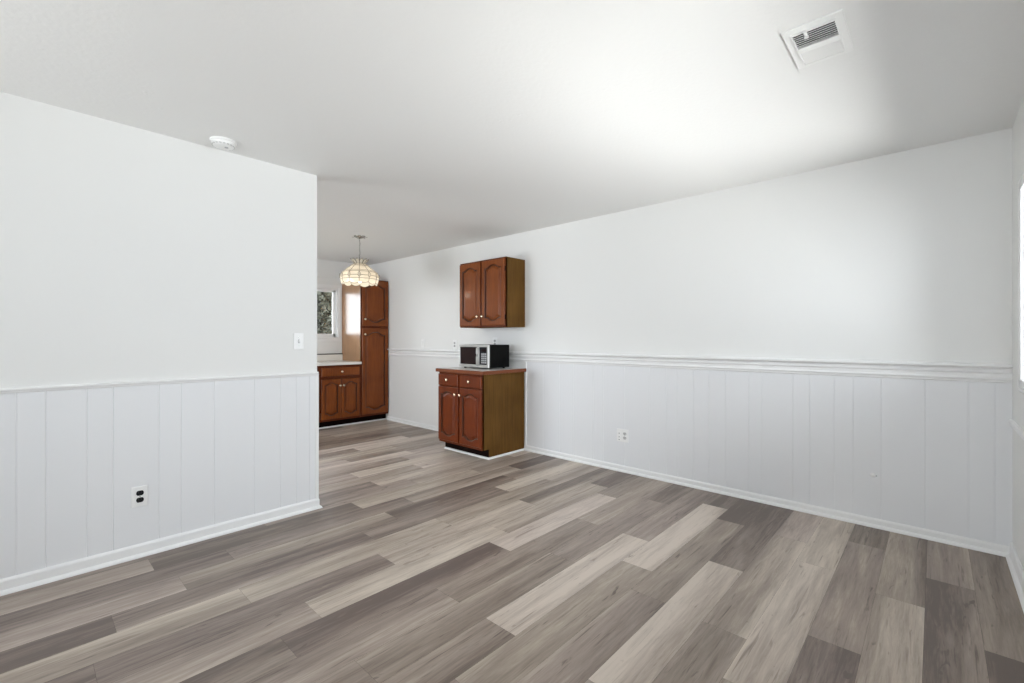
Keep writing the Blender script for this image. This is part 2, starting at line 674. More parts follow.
wall_y('wall_left', YL, YL + PT, XREAR, PX, [], 'white partition wall ending at the kitchen opening')
wall_x('wall_right', XR, XR + T, YF - TF, YB + T, [], 'long white wall behind the wooden cabinets')
wall_y('wall_front', YF - TF, YF, XREAR - T, XR, [WIN2], 'white window wall at the right edge of the photo')
wall_y('wall_back', YB, YB + T, XK - T, XR, [WIN1], 'white kitchen wall around the small window')
wall_x('wall_rear', XREAR - T, XREAR, YF, YL + PT, [WIN4_FILL], 'white wall behind the viewpoint')
wall_x('wall_kitchen', XK - T, XK, YL + PT, YB, [WIN5_FILL], 'white kitchen side wall behind the partition')


# ------------------------------------------------------------------ panelling below the chair rails
def ray(u):
    l = (u - 512) / FPX
    return CA * l + CB, -CB * l + CA


RAIL_L = 0.975
gl = []
for u in (16.4, 46, 87, 112.8, 158.7, 180.5, 214, 254, 279.7, 296, 309):
    rx, ry = ray(u)
    gl.append(YL * rx / ry)
x = gl[0]
ext = []
for d in (0.10, 0.15, 0.09, 0.2, 0.11, 0.17, 0.13, 0.09, 0.16, 0.12, 0.2, 0.1, 0.15, 0.13, 0.09, 0.17, 0.12):
    x -= d
    if x > XREAR + .03:
        ext.append(x)
gl = sorted(ext + gl)
gr = []
for u in (543.6, 560, 574, 594.0, 604, 625, 649.8, 667, 678.3, 694.0, 709, 726, 749, 762.4, 793, 810, 834.5, 853.5, 881.5, 925, 968.5, 994.5):
    rx, ry = ray(u)
    gr.append(XR * ry / rx)
gr = sorted(gr)

PD = 0.007


def groove_profile(a0, a1, grooves, w=0.0026, d=0.0022):
    """front line of a grooved board: list of (along, depth)"""
    pts = [(a0, PD)]
    for gpos in grooves:
        if a0 + .01 < gpos < a1 - .01:
            pts += [(gpos - w, PD), (gpos - w * .35, PD - d), (gpos + w * .35, PD - d), (gpos + w, PD)]
    pts.append((a1, PD))
    return pts


bm = B()
pf = groove_profile(XREAR, PX - 0.004, gl)
prism(bm, [(a, YL - d) for a, d in pf] + [(PX - .004, YL - .0002), (XREAR, YL - .0002)], 'z', 0.0, RAIL_L)
struct('trim_1', bm, M['panel'], 'white grooved panelling on the lower partition wall', 'wainscot')
bm = B()
pf = groove_profile(YF, 3.335, gr)
prism(bm, [(XR - d, a) for a, d in pf] + [(XR - .0002, 3.335), (XR - .0002, YF)], 'z', 0.0, 1.0)
struct('trim_2', bm, M['panel'], 'white grooved panelling on the lower long right wall', 'wainscot')

# chair rails
bm = B()
y = YL
prism(bm, [(y, .972), (y - .010, .972), (y - .013, .976), (y - .013, .980), (y - .017, .984), (y - .019, .990), (y - .017, .996), (y - .008, .999), (y, .999)], 'x', XREAR, PX + 0.004)
struct('trim_3', bm, M['trim'], 'slim white chair rail on the partition wall', 'chair rail', smooth=False)
bm = B()
x = XR
prof = [(x, .985), (x - .010, .985), (x - .014, .990), (x - .014, .998), (x - .017, 1.002), (x - .020, 1.008), (x - .017, 1.014),
        (x - .012, 1.018), (x - .012, 1.036), (x - .016, 1.040), (x - .020, 1.046), (x - .016, 1.052), (x - .012, 1.055), (x - .012, 1.066), (x - .020, 1.070),
        (x - .034, 1.074), (x - .040, 1.080), (x - .040, 1.090), (x - .034, 1.095), (x, 1.097)]
prism(bm, prof, 'y', YF, 6.13)
struct('trim_4', bm, M['trim'], 'wide moulded white chair rail along the long right wall', 'chair rail')
# corner bead on the partition end and the vertical strip at the end of the right-hand panelling
bm = B()
prism(bm, [(PX - .016, YL - .011), (PX + .008, YL - .011), (PX + .008, YL + .014), (PX, YL + .014), (PX, YL), (PX - .016, YL)], 'z', 0, .985)
struct('trim_5', bm, M['trim'], 'white corner strip on the partition end', 'corner trim')
bm = B()
box(bm, XR - .016, XR, 3.335, 3.358, 0, .985, .003)
struct('trim_6', bm, M['trim'], 'white vertical strip beside the wooden base cabinet', 'corner trim')


# baseboards with shoe moulding
def base_prof(s, p, h, t=.012, sh=.017):
    """profile in (perp, z): wall plane at p, room side direction s"""
    return [(p, 0), (p + s * (t + sh), 0), (p + s * (t + sh * .96), .006), (p + s * (t + sh * .75), .012), (p + s * (t + sh * .4), .017), (p + s * t, .019),
            (p + s * t, h - .012), (p + s * t * .75, h - .005), (p + s * t * .4, h), (p, h)]


bm = B()
pr_ = [(-(q), z) for q, z in base_prof(-1, 0, .072)]
rings = []
for st in range(3):
    ring = []
    for off, z in pr_:
        if st == 0:
            c = (XREAR, YL - PD - off, z)
        elif st == 1:
            c = (PX + off * .85, YL - PD - off, z)
        else:
            c = (PX + off * .85, YL + PT, z)
        ring.append(bm.verts.new(c))
    rings.append(ring)
for A_, B_ in zip(rings, rings[1:]):
    for i in range(len(A_)):
        bm.faces.new((A_[i], A_[(i + 1) % len(A_)], B_[(i + 1) % len(A_)], B_[i]))
bm.faces.new(rings[0][::-1])
bm.faces.new(rings[-1])
struct('baseboard_left', bm, M['trim'], 'white baseboard under the partition panelling', 'baseboard')
bm = B()
prism(bm, base_prof(-1, XR - PD, .056), 'y', YF, 3.362)
prism(bm, base_prof(-1, XR, .056), 'y', 4.13, 6.17)
struct('baseboard_right', bm, M['trim'], 'white baseboard along the long right wall', 'baseboard')
bm = B()
prism(bm, base_prof(1, YF, .088), 'x', XREAR, XR - .02)
struct('baseboard_front', bm, M['trim'], 'white baseboard under the window wall', 'baseboard')
bm = B()
prism(bm, [(YF, .75), (YF + .010, .75), (YF + .014, .757), (YF + .014, .775), (YF + .008, .782), (YF, .782)], 'x', XREAR, XR - PD)
struct('trim_7', bm, M['trim'], 'low white rail under the right-hand window', 'chair rail')
# horizontal board joints above the kitchen window
bm = B()
pf = [(YB - .0002, 1.0)]
zz = 1.0
prof = [(YB, H), (YB, 1.02)]
z = 1.02
front = []
while z < H - .01:
    z2 = min(z + .128, H)
    front += [(YB - .006, z), (YB - .006, z2 - .005), (YB - .002, z2 - .003)]
    z = z2
front.append((YB - .006, H))
for (xa, xb, lo, hi) in ((XK, WIN1[0] - .048, 0, 9),):
    prism(bm, [(YB, 1.02)] + front + [(YB, H)], 'x', xa, xb)
ftop = [(a, b_) for a, b_ in front if b_ > 2.11]
prism(bm, [(YB, ftop[0][1])] + ftop + [(YB, H)], 'x', WIN1[0] - .048, 3.37)
struct('trim_8', bm, M['wall'], 'white horizontal boards around the kitchen window', 'wall boards')


# ------------------------------------------------------------------ windows
def window_y(name, o, y_in, s, label, casing=.07, depth=T, sash=.05, mull=1, sill=True, f0=.42, f1=.72):
    """window in a Y wall; y_in is the room face, s = direction to the outside"""
    x0, x1, z0, z1 = o
    r = thing(name, label, 'window', ((x0 + x1) / 2, y_in, z0), kind='structure')
    ox, oy, oz = -(x0 + x1) / 2, -y_in, -z0
    bm = B()
    e = .0008
    yo = y_in + s * depth * .75
    def bb(a, b, c, d, ya, yb, bev=.003):
        box(bm, a + ox, b + ox, min(ya, yb) + oy, max(ya, yb) + oy, c + oz, d + oz, bev)
    # jamb
    bb(x0 + e, x0 + .02, z0 + e, z1 - e, y_in, y_in + s * depth)
    bb(x1 - .02, x1 - e, z0 + e, z1 - e, y_in, y_in + s * depth)
    bb(x0 + .02, x1 - .02, z1 - .02, z1 - e, y_in, y_in + s * depth)
    bb(x0 + .02, x1 - .02, z0 + e, z0 + .02, y_in, y_in + s * depth)
    # sash
    ya, yb = y_in + s * depth * f0, y_in + s * depth * f1
    bb(x0 + .02, x0 + .02 + sash, z0 + .02, z1 - .02, ya, yb)
    bb(x1 - .02 - sash, x1 - .02, z0 + .02, z1 - .02, ya, yb)
    bb(x0 + .02, x1 - .02, z1 - .02 - sash, z1 - .02, ya, yb)
    bb(x0 + .02, x1 - .02, z0 + .02, z0 + .02 + sash * 1.3, ya, yb)
    for i in range(1, mull + 1):
        xm = x0 + (x1 - x0) * i / (mull + 1)
        bb(xm - .022, xm + .022, z0 + .02, z1 - .02, ya, yb)
    obj('window_frame', bm, M['trim'], r)
    if casing > 0:
        bm = B()
        yc = y_in - s * .016
        bb(x0 - casing, x0, z0 - casing, z1 + casing, y_in, yc)
        bb(x1, x1 + casing, z0 - casing, z1 + casing, y_in, yc)
        bb(x0, x1, z1, z1 + casing, y_in, yc)
        bb(x0, x1, z0 - casing, z0, y_in, yc)
        obj('window_casing', bm, M['trim'], r)
    if sill:
        bm = B()
        bb(x0 - casing - .01, x1 + min(casing, .05), z0 - .0, z0 + .018, y_in, y_in - s * .03)
        obj('window_sill', bm, M['trim'], r)
    bm = B()
    ym = (ya + yb) / 2
    box(bm, x0 + .03 + ox, x1 - .03 + ox, ym - .003 + oy, ym + .003 + oy, z0 + .03 + oz, z1 - .03 + oz)
    obj('window_pane', bm, M['glass'], r)
    return r


window_y('window_1', WIN1, YB, 1, 'small white framed kitchen window showing trees', casing=.046, sash=.04, mull=1, sill=False)
window_y('window_2', WIN2, YF, -1, 'bright window at the right edge of the photo', casing=0.0, depth=TF, sill=False, sash=.03, mull=1, f0=.03, f1=.3)


def window_x(name, o, x_in, s, label, depth=T, sash=.045):
    y0, y1, z0, z1 = o
    r = thing(name, label, 'window', (x_in, (y0 + y1) / 2, z0), kind='structure')
    oy, oz, ox = -(y0 + y1) / 2, -z0, -x_in
    bm = B()
    e = .0008
    def bb(a, b, c, d, xa, xb, bev=.003):
        box(bm, min(xa, xb) + ox, max(xa, xb) + ox, a + oy, b + oy, c + oz, d + oz, bev)
    bb(y0 + e, y0 + .02, z0 + e, z1 - e, x_in, x_in + s * depth)
    bb(y1 - .02, y1 - e, z0 + e, z1 - e, x_in, x_in + s * depth)
    bb(y0 + .02, y1 - .02, z1 - .02, z1 - e, x_in, x_in + s * depth)
    bb(y0 + .02, y1 - .02, z0 + e, z0 + .02, x_in, x_in + s * depth)
    xa, xb = x_in + s * depth * .42, x_in + s * depth * .72
    bb(y0 + .02, y0 + .02 + sash, z0 + .02, z1 - .02, xa, xb)
    bb(y1 - .02 - sash, y1 - .02, z0 + .02, z1 - .02, xa, xb)
    bb(y0 + .02, y1 - .02, z1 - .02 - sash, z1 - .02, xa, xb)
    bb(y0 + .02, y1 - .02, z0 + .02, z0 + .02 + sash, xa, xb)
    ym = (y0 + y1) / 2
    bb(ym - .022, ym + .022, z0 + .02, z1 - .02, xa, xb)
    obj('window_frame', bm, M['trim'], r)
    bm = B()
    xm = (xa + xb) / 2
    box(bm, xm - .003 + ox, xm + .003 + ox, y0 + .03 + oy, y1 - .03 + oy, z0 + .03 + oz, z1 - .03 + oz)
    obj('window_pane', bm, M['glass'], r)


window_x('fill_window_3', WIN4_FILL, XREAR, -1, 'unseen wide window added for fill light in the rear wall behind the viewpoint')
window_x('fill_window_4', WIN5_FILL, XK, -1, 'unseen wide window added for fill light in the kitchen side wall')


# ------------------------------------------------------------------ cabinets
# local frame: x along the front (0..W), y from the face back (0..D), z up; front looks to -y
def contour(w, h, ins, rise, N=25, arch_bottom=True):
    """closed loop of an inner panel; w,h door size; ins inset from the door edge to this loop"""
    hw = w / 2 - ins
    top, bot = [], []
    for i in range(N):
        t = -1 + 2 * i / (N - 1)
        s = 0.5 + 0.5 * math.cos(PI * min(1, abs(t) / 0.82) ** 1.35)
        sx = w / 2 + t * hw
        top.append((sx, h - ins - rise + rise * s))
        bot.append((sx, ins + (rise * (1 - s) if arch_bottom else 0)))
    return top, bot


def door_bm(w, h, rise=.035, stile=.055, th=.019, arch_bottom=True, top_arch=True):
    bm = B()
    N = 25

    def loop(top, bot, y):
        return [bm.verts.new((px, y, pz)) for px, pz in top] + [bm.verts.new((px, y, pz)) for px, pz in reversed(bot)]

    def rect(ins, y):
        top = [(ins + (w - 2 * ins) * i / (N - 1), h - ins) for i in range(N)]
        bot = [(ins + (w - 2 * ins) * i / (N - 1), ins) for i in range(N)]
        return loop(top, bot, y)

    def arc(ins, y):
        r = rise
        t, b_ = contour(w, h, ins, r, N, arch_bottom)
        return loop(t, b_, y)

    L = [rect(0, 0), rect(0, -th + .006), rect(.003, -th + .002), rect(.008, -th),
         arc(stile - .006, -th), arc(stile, -th + .004), arc(stile + .003, -th + .0120), arc(stile + .009, -th + .0120),
         arc(stile + .030, -th + .0015), arc(stile + .034, -th + .0005)]
    for j, (a, b_) in enumerate(zip(L, L[1:])):
        n = len(a)
        for i in range(n):
            f_ = bm.faces.new((a[i], a[(i + 1) % n], b_[(i + 1) % n], b_[i]))
            if j in (4, 5, 6):
                f_.material_index = 1
    # cap the raised field with strips
    last = L[-1]
    for i in range(N - 1):
        bm.faces.new((last[i], last[i + 1], last[2 * N - 2 - i], last[2 * N - 1 - i]))
    first = L[0]
    bm.faces.new(first)
    return bm


def drawer_bm(w, h, th=.019):
    bm = B()
    def rect(i, y):
        return [bm.verts.new(c) for c in ((i, y, i), (w - i, y, i), (w - i, y, h - i), (i, y, h - i))]
    L = [rect(0, 0), rect(0, -th + .007), rect(.004, -th + .002), rect(.010, -th)]
    for a, b_ in zip(L, L[1:]):
        for i in range(4):
            bm.faces.new((a[i], a[(i + 1) % 4], b_[(i + 1) % 4], b_[i]))
    bm.faces.new(L[-1])
    bm.faces.new(L[0][::-1])
    return bm


def knob(parent, x, z, y=-.019, r=.0165):
    bm = B()
    lathe(bm, [(.0075, 0), (.006, -.006), (.0055, -.012), (r * .8, -.016), (r, -.021), (r * .92, -.027), (r * .55, -.031), (.001, -.032)], 20, (x, y, z), axis='y')
    return obj('knob', bm, M['knob'], parent, smooth=True)


def put(parent, name, bm, m, x, z, y=0):
    return obj(name, bm, m, parent, loc=(x, y, z))


def carcass(bm, W, D, z0, z1, kick=0.0, kick_d=.075):
    """side panels notched for the toe space, with a top, bottom, back and face frame"""
    for xa, xb in ((0, .018), (W - .018, W)):
        if kick:
            prism(bm, [(0, z0 + kick), (kick_d, z0 + kick), (kick_d, z0), (D, z0), (D, z1), (0, z1)], 'x', xa, xb)
        else:
            box(bm, xa, xb, 0, D, z0, z1)
    zb = z0 + kick
    e = .0004
    box(bm, .018 + e, W - .018 - e, .02 + e, D - .008, zb + .012, zb + .03)
    box(bm, .018 + e, W - .018 - e, .02 + e, D - .008, z1 - .022, z1 - .004)
    box(bm, .018 + e, W - .018 - e, D - .008, D, zb, z1)


def face_frame(W, rails, mid=None, st=.034):
    """rails: list of (z0,z1); thickness .02 standing in front plane 0..-.0"""
    bm = B()
    zlo = min(a for a, b_ in rails)
    zhi = max(b_ for a, b_ in rails)
    box(bm, 0, st, -.0005, .0195, zlo, zhi, .0015)
    box(bm, W - st, W, -.0005, .0195, zlo, zhi, .0015)
    for a, b_ in rails:
        box(bm, st, W - st, -.0005, .0195, a, b_)
    if mid:
        box(bm, mid[0] - .02, mid[0] + .02, 0, .019, mid[1], mid[2])
    return bm


# --- base cabinet against the right wall, front looking to -X
W, D = .705, .640
base = thing('base_cabinet', 'reddish brown base cabinet with two drawers under the microwave', 'cabinet', (3.185, 4.075, 0), -PI / 2)
# rotz=-90: local x -> -Y, local y -> +X
bm = B()
carcass(bm, W, D, 0, .875, kick=.10, kick_d=.09)
obj('body', bm, M['cab_side'], base)['label'] = 'olive brown veneer cabinet body'
obj('face_frame', face_frame(W, [(.10, .135), (.705, .735), (.845, .875)], (W / 2, .10, .875)), M['frame'], base)
bm = B()
box(bm, 0, W, 0.0855, .0898, 0, .099)
obj('toe_kick', bm, M['kick'], base)['label'] = 'black recessed toe kick'
bm = B()
qr = [(0, 0), (-.016, 0), (-.0155, .006), (-.012, .012), (-.006, .016), (0, .018)]
prism(bm, [(.0852 + a, z) for a, z in qr], 'x', -.0, W + .016)
prism(bm, [(W + .001 - a, z) for a, z in qr], 'y', .0690, D - .012)
obj('base_moulding', bm, M['trim'], base)['label'] = 'white quarter-round moulding at the floor'
dw = W / 2 - .014
for i, xx in enumerate((.004, W / 2 + .010)):
    d = put(base, 'drawer', drawer_bm(dw, .125), M['cab'], xx, .730, -.001)
    knob(d, dw / 2, .064)
    d = put(base, 'door', door_bm(dw, .592, rise=.03), [M['cab'], M['glaze']], xx, .126, -.001)
    knob(d, dw - .03 if i == 0 else .03, .592 - .075)
bm = B()
box(bm, -.012, W + .018, -.012, D, .8758, .9145, .002)
obj('worktop', bm, M['counter'], base)['label'] = 'pale speckled laminate top'
bm = B()
for seg in ((-.030, W + .036, -.030, -.0122), (W + .0182, W + .036, -.0122, D), (-.030, -.0122, -.0122, D)):
    box(bm, seg[0], seg[1], seg[2], seg[3], .876, .913, .005)
obj('worktop_edge', bm, M['edge'], base)['label'] = 'rounded wooden edge of the top'

# --- wall cabinet above it
W = .745
UD = .31
up = thing('wall_cabinet', 'two-door reddish brown cabinet hung high above the microwave', 'cabinet', (3.524, 4.11, 1.373), -PI / 2)
bm = B()
carcass(bm, W, UD - .001, 0, .752)
obj('body', bm, M['cab_side'], up)['label'] = 'olive brown veneer cabinet body'
obj('face_frame', face_frame(W, [(0, .03), (.722, .752)], (W / 2, 0, .752)), M['frame'], up)
for i, xx in enumerate((.006, W / 2 + .012)):
    dw = W / 2 - .020
    d = put(up, 'door', door_bm(dw, .722, rise=.034), [M['cab_warm'], M['glaze']], xx, .014, -.001)
    knob(d, dw - .028 if i == 0 else .028, .105)
for hz in (.08, .60):
    bm = B()
    box(bm, W - .0085, W - .001, -.012, -.0008, hz, hz + .05, .001)
    obj('hinge', bm, M['kick'], up)['label'] = 'dark hinge'

# --- microwave on the base cabinet; front looks to -X
mw = thing('microwave_oven', 'silver and black microwave standing on the wooden base cabinet', 'microwave', (3.393, 3.968, .9145), -PI / 2)
MW_W, MW_D, MW_H = .478, .318, .263
bm = B()
box(bm, 0, MW_W, .014, MW_D, .014, MW_H, .006)
obj('body', bm, M['mw_black'], mw)['label'] = 'black metal casing'
bm = B()
# silver front frame around door and controls
def bbx(a, b_, z0, z1, y0=-.008, y1=.0135, bev=.003):
    box(bm, a, b_, y0, y1, z0, z1, bev)
bbx(0, MW_W, MW_H - .026, MW_H)
bbx(0, MW_W, .014, .046)
bbx(0, .013, .046, MW_H - .026)
bbx(MW_W - .026, MW_W, .046, MW_H - .026)
bbx(.304, .332, .046, MW_H - .026)
obj('front_frame', bm, M['steel'], mw)['label'] = 'brushed silver front frame'
bm = B()
box(bm, .013, .304, -.004, .0135, .046, MW_H - .026, .001)
dr = obj('door', bm, M['mw_glass'], mw)
dr['label'] = 'dark reddish glass door'
bm = B()
tube(bm, [(.318, -.006, .042), (.318, -.024, .046), (.318, -.030, .056), (.318, -.031, .13), (.318, -.031, .17), (.318, -.030, .215), (.318, -.024, .226), (.318, -.006, .232)], .0085, 10)
obj('handle', bm, M['steel'], dr, smooth=True)
bm = B()
box(bm, .332, MW_W - .026, -.003, .0135, .046, MW_H - .026, .001)
cp = obj('control_panel', bm, M['black_plastic'], mw)
bm = B()
for r_ in range(5):
    for c_ in range(3):
        xa = .362 + c_ * .028
        za = .062 + r_ * .023
        box(bm, xa, xa + .022, -.005, -.003, za, za + .017, .001)
obj('keypad', bm, M['grey_plastic'], cp)
bm = B()
box(bm, .360, .440, -.0045, -.003, .190, .214, .0005)
obj('display', bm, M['mw_glass'], cp)
for fx, fy in ((.05, .04), (MW_W - .05, .04), (.05, MW_D - .04), (MW_W - .05, MW_D - .04)):
    bm = B()
    lathe(bm, [(.013, 0), (.015, .004), (.015, .0145)], 14, (fx, fy, 0))
    obj('foot', bm, M['black_plastic'], mw, smooth=True)

# --- kitchen run on the back wall, fronts looking to -Y (rotz 0)
FY = 6.155
KD = YB - FY - .007
tall = thing('pantry_cabinet', 'tall brown pantry cabinet in the kitchen corner', 'cabinet', (3.372, FY, 0), 0)
TW = XR - .002 - 3.372 - .006
TH = 2.13
bm = B()
prism(bm, [(0, .10), (.075, .10), (.075, 0), (KD, 0), (KD, TH), (0, TH)], 'x', 0, .018)
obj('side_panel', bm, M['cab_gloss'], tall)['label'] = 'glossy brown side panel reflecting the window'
bm = B()
prism(bm, [(0, .10), (.075, .10), (.075, 0), (KD, 0), (KD, TH), (0, TH)], 'x', TW - .018, TW)
box(bm, .0185, TW - .0185, .0205, KD - .008, .112, .13)
box(bm, .0185, TW - .0185, .0205, KD - .008, TH - .022, TH)
box(bm, .0185, TW - .0185, KD - .0075, KD, .10, TH)
box(bm, .0185, TW - .0185, .0205, KD - .008, 1.41, 1.428)
obj('body', bm, M['cab'], tall)
obj('face_frame', face_frame(TW, [(.10, .135), (1.40, 1.435), (TH - .035, TH)]), M['frame'], tall)
dw = TW - .026
d = put(tall, 'door', door_bm(dw, .680, rise=.045, stile=.058), [M['cab_warm'], M['glaze']], .013, 1.434, -.001)
knob(d, .035, .10)
d = put(tall, 'door', door_bm(dw, 1.272, rise=.045, stile=.058), [M['cab_warm'], M['glaze']], .013, .130, -.001)
knob(d, .035, 1.272 - .09)
bm = B()
box(bm, 0, TW, .0705, .0748, 0, .099)
obj('toe_kick', bm, M['kick'], tall)['label'] = 'black recessed toe kick'
bm = B()
prism(bm, [(.0702 + a, z) for a, z in qr], 'x', 0, TW)
obj('base_moulding', bm, M['trim'], tall)['label'] = 'white quarter-round moulding at the floor'


def kitchen_base(name, label, x0, W, with_drawer):
    r = thing(name, label, 'cabinet', (x0, FY, 0), 0)
    bm = B()
    carcass(bm, W, KD, 0, .875, kick=.10)
    obj('body', bm, M['cab'], r)
    obj('face_frame', face_frame(W, [(.10, .135), (.69, .72), (.835, .875)], None), M['frame'], r)
    d = put(r, 'drawer', drawer_bm(W - .065, .118), M['cab_warm'], .040, .722, -.001)
    knob(d, (W - .065) / 2, .06)
    dw = (W - .065 - .006) / 2
    for i, xx in enumerate((.040, .040 + dw + .006)):
        d = put(r, 'door', door_bm(dw, .555, rise=.03, stile=.05), [M['cab_warm'], M['glaze']], xx, .128, -.001)
        knob(d, dw - .022 if i == 0 else .022, .555 - .095)
    bm = B()
    box(bm, 0, W, .0705, .0748, 0, .099)
    obj('toe_kick', bm, M['kick'], r)['label'] = 'black recessed toe kick'
    bm = B()
    prism(bm, [(.0702 + a, z) for a, z in qr], 'x', 0, W)
    obj('base_moulding', bm, M['trim'], r)['label'] = 'white quarter-round moulding at the floor'
    return r


kitchen_base('base_cabinet', 'brown kitchen base cabinet with one drawer under the cream worktop', 2.742, .628, True)
kitchen_base('base_cabinet', 'brown kitchen base cabinet mostly hidden behind the partition', 1.80, .940, True)
bm = B()
box(bm, 1.79, 3.371, FY - .028, YB - .008, .8758, .912, .004)
o = obj('kitchen_worktop', bm, M['counter_k'])
o['label'] = 'cream laminate worktop on the kitchen base cabinets'
o['category'] = 'worktop'
bm = B()
box(bm, 1.79, 3.371, YB - .0265, YB - .0075, .9125, 1.008, .002)
o = obj('backsplash', bm, M['counter_k'])
o['label'] = 'low cream backsplash with dark top edge behind the kitchen worktop'
o['category'] = 'backsplash'
bm = B()
box(bm, 1.79, 3.371, YB - .030, YB - .0075, 1.0085, 1.020, .001)
obj('edge_strip', bm, M['kick'], o)['label'] = 'thin dark brown edge strip'

# ------------------------------------------------------------------ pendant lamp
lamp = thing('pendant_lamp', 'lit pale glass pendant lamp hanging from the kitchen ceiling', 'lamp', (2.675, 4.91, H), 0)
bm = B()
lathe(bm, [(.065, 0), (.065, -.006), (.060, -.012), (.035, -.022), (.012, -.028), (.006, -.034)], 28)
cnp = obj('canopy', bm, M['chrome'], lamp, smooth=True)
for a in range(6):
    bm = B()
    an = a * PI / 3 + .3
    tube(bm, [(.058 * math.cos(an), .058 * math.sin(an), -.008), (.078 * math.cos(an), .078 * math.sin(an), -.016), (.088 * math.cos(an), .088 * math.sin(an), -.010)], .003, 6)
    obj('hook', bm, M['chrome'], cnp, smooth=True)
bm = B()
z = -.030
i = 0
while z > -.275:
    cz = z - .011
    pts = []
    for q in range(10):
        a = 2 * PI * q / 10
        rr, hh = .0055 * math.cos(a), .0135 * math.sin(a)
        wob = .003 * math.sin(z * 60)
        pts.append((wob + (rr if i % 2 == 0 else 0), (rr if i % 2 else 0), cz + hh))
    tube(bm, pts, .0019, 6, closed=True)
    z -= .0195
    i += 1
obj('chain', bm, M['chrome'], lamp, smooth=True)
bm = B()
tube(bm, [(0, 0, -.26), (0, 0, -.46)], .005, 10)
lathe(bm, [(.02, 0), (.03, -.02), (.03, -.05), (.022, -.06)], 16, (0, 0, -.42))
obj('stem', bm, M['came'], lamp, smooth=True)
# shade: 12 sides
NS = 12
lv = [(.062, -.325), (.105, -.352), (.182, -.415), (.200, -.430)]   # sloping top (two rows of glass)
bd = [(.200, -.430), (.214, -.475), (.213, -.510)]                     # upper barrel band
lo = [(.213, -.510), (.200, -.560)]                                    # lower band


def ringp(r, z, k, n=NS, off=0.0):
    a = 2 * PI * (k + off) / n
    return Vector((r * math.cos(a), r * math.sin(a), z))


def pane(bm, pts, bulge=.006):
    c = sum(pts, Vector()) / len(pts)
    nrm_ = Vector((c.x, c.y, .03)).normalized()
    cc = bm.verts.new(c + nrm_ * bulge)
    vs = [bm.verts.new(p) for p in pts]
    for i in range(len(vs)):
        bm.faces.new((vs[i], vs[(i + 1) % len(vs)], cc))


bm = B()
cm = B()
for prof_ in (lv, bd):
    for (ra, za), (rb, zb) in zip(prof_, prof_[1:]):
        for k in range(NS):
            pane(bm, [ringp(ra, za, k), ringp(ra, za, k + 1), ringp(rb, zb, k + 1), ringp(rb, zb, k)])
            tube(cm, [ringp(ra, za, k), ringp(rb, zb, k)], .0024, 5)
for (r_, z_) in lv[1:] + bd[1:]:
    tube(cm, [ringp(r_, z_, k) for k in range(NS)], .0027, 5, closed=True)
tube(cm, [ringp(.062, -.325, k) for k in range(NS)], .003, 6, closed=True)
# lower scalloped band
for k in range(NS):
    pts = [ringp(.213, -.510, k), ringp(.213, -.510, k + 1)]
    drop = -.566 if k % 2 else -.556
    for q in range(6):
        t = 1 - q / 5
        sag = .018 * math.sin(PI * t)
        pts.append(ringp(.196 + .006 * (1 - math.sin(PI * t)), drop + .012 - sag, k + t))
    pane(bm, pts, .008)
    tube(cm, pts[2:], .0026, 5)
    tube(cm, [pts[1], pts[2]], .0024, 5)
    # oval jewel between the upper panes
    c = ringp(.2145, -.470, k)
    a = 2 * PI * k / NS
    tx = Vector((-math.sin(a), math.cos(a), 0))
    el = [c + tx * (.014 * math.cos(q * PI / 5)) + Vector((0, 0, .026 * math.sin(q * PI / 5))) + Vector((math.cos(a), math.sin(a), 0)) * .004 for q in range(10)]
    pane(bm, el, .006)
    tube(cm, el, .0024, 5, closed=True)
sh = obj('shade', bm, M['shade'], lamp)
obj('came', cm, M['came'], sh)
bm = B()
cm = B()
for k in range(NS):
    c0, c1 = ringp(.058, -.322, k), ringp(.058, -.322, k + 1)
    t0, t1, tm = ringp(.088, -.290, k, off=.05), ringp(.088, -.290, k + .9), ringp(.104, -.270, k + .5)
    pane(bm, [c0, c1, t1, tm, t0], .003)
    tube(cm, [c0, t0, tm, t1, c1], .0024, 5)
cw = obj('crown', bm, M['shade'], lamp)
obj('came', cm, M['came'], cw)
bm = B()
lathe(bm, [(.004, .03), (.018, .024), (.029, .008), (.031, -.008), (.024, -.024), (.008, -.034)], 16, (0, 0, -.51))
obj('bulb', bm, M['bulb'], lamp, smooth=True)
pl = bpy.data.lights.new('lamp_light', 'POINT')
pl.energy = 2.6
pl.color = (1.0, .90, .74)
pl.shadow_soft_size = .035
po = bpy.data.objects.new('lamp_light', pl)
C.objects.link(po)
po.parent = lamp
po.location = (0, 0, -.575)

# flush ceiling light of the kitchen, behind the partition
fl = thing('ceiling_light', 'round flush ceiling light of the kitchen behind the partition', 'light', (.95, 4.85, H), 0)
bm = B()
lathe(bm, [(.17, 0), (.17, -.02), (.16, -.03), (.155, -.03)], 32)
obj('base', bm, M['chrome'], fl, smooth=True)
bm = B()
lathe(bm, [(.155, -.0305), (.150, -.05), (.12, -.08), (.06, -.098), (.004, -.102)], 32)
obj('diffuser', bm, M['diffuser'], fl, smooth=True)

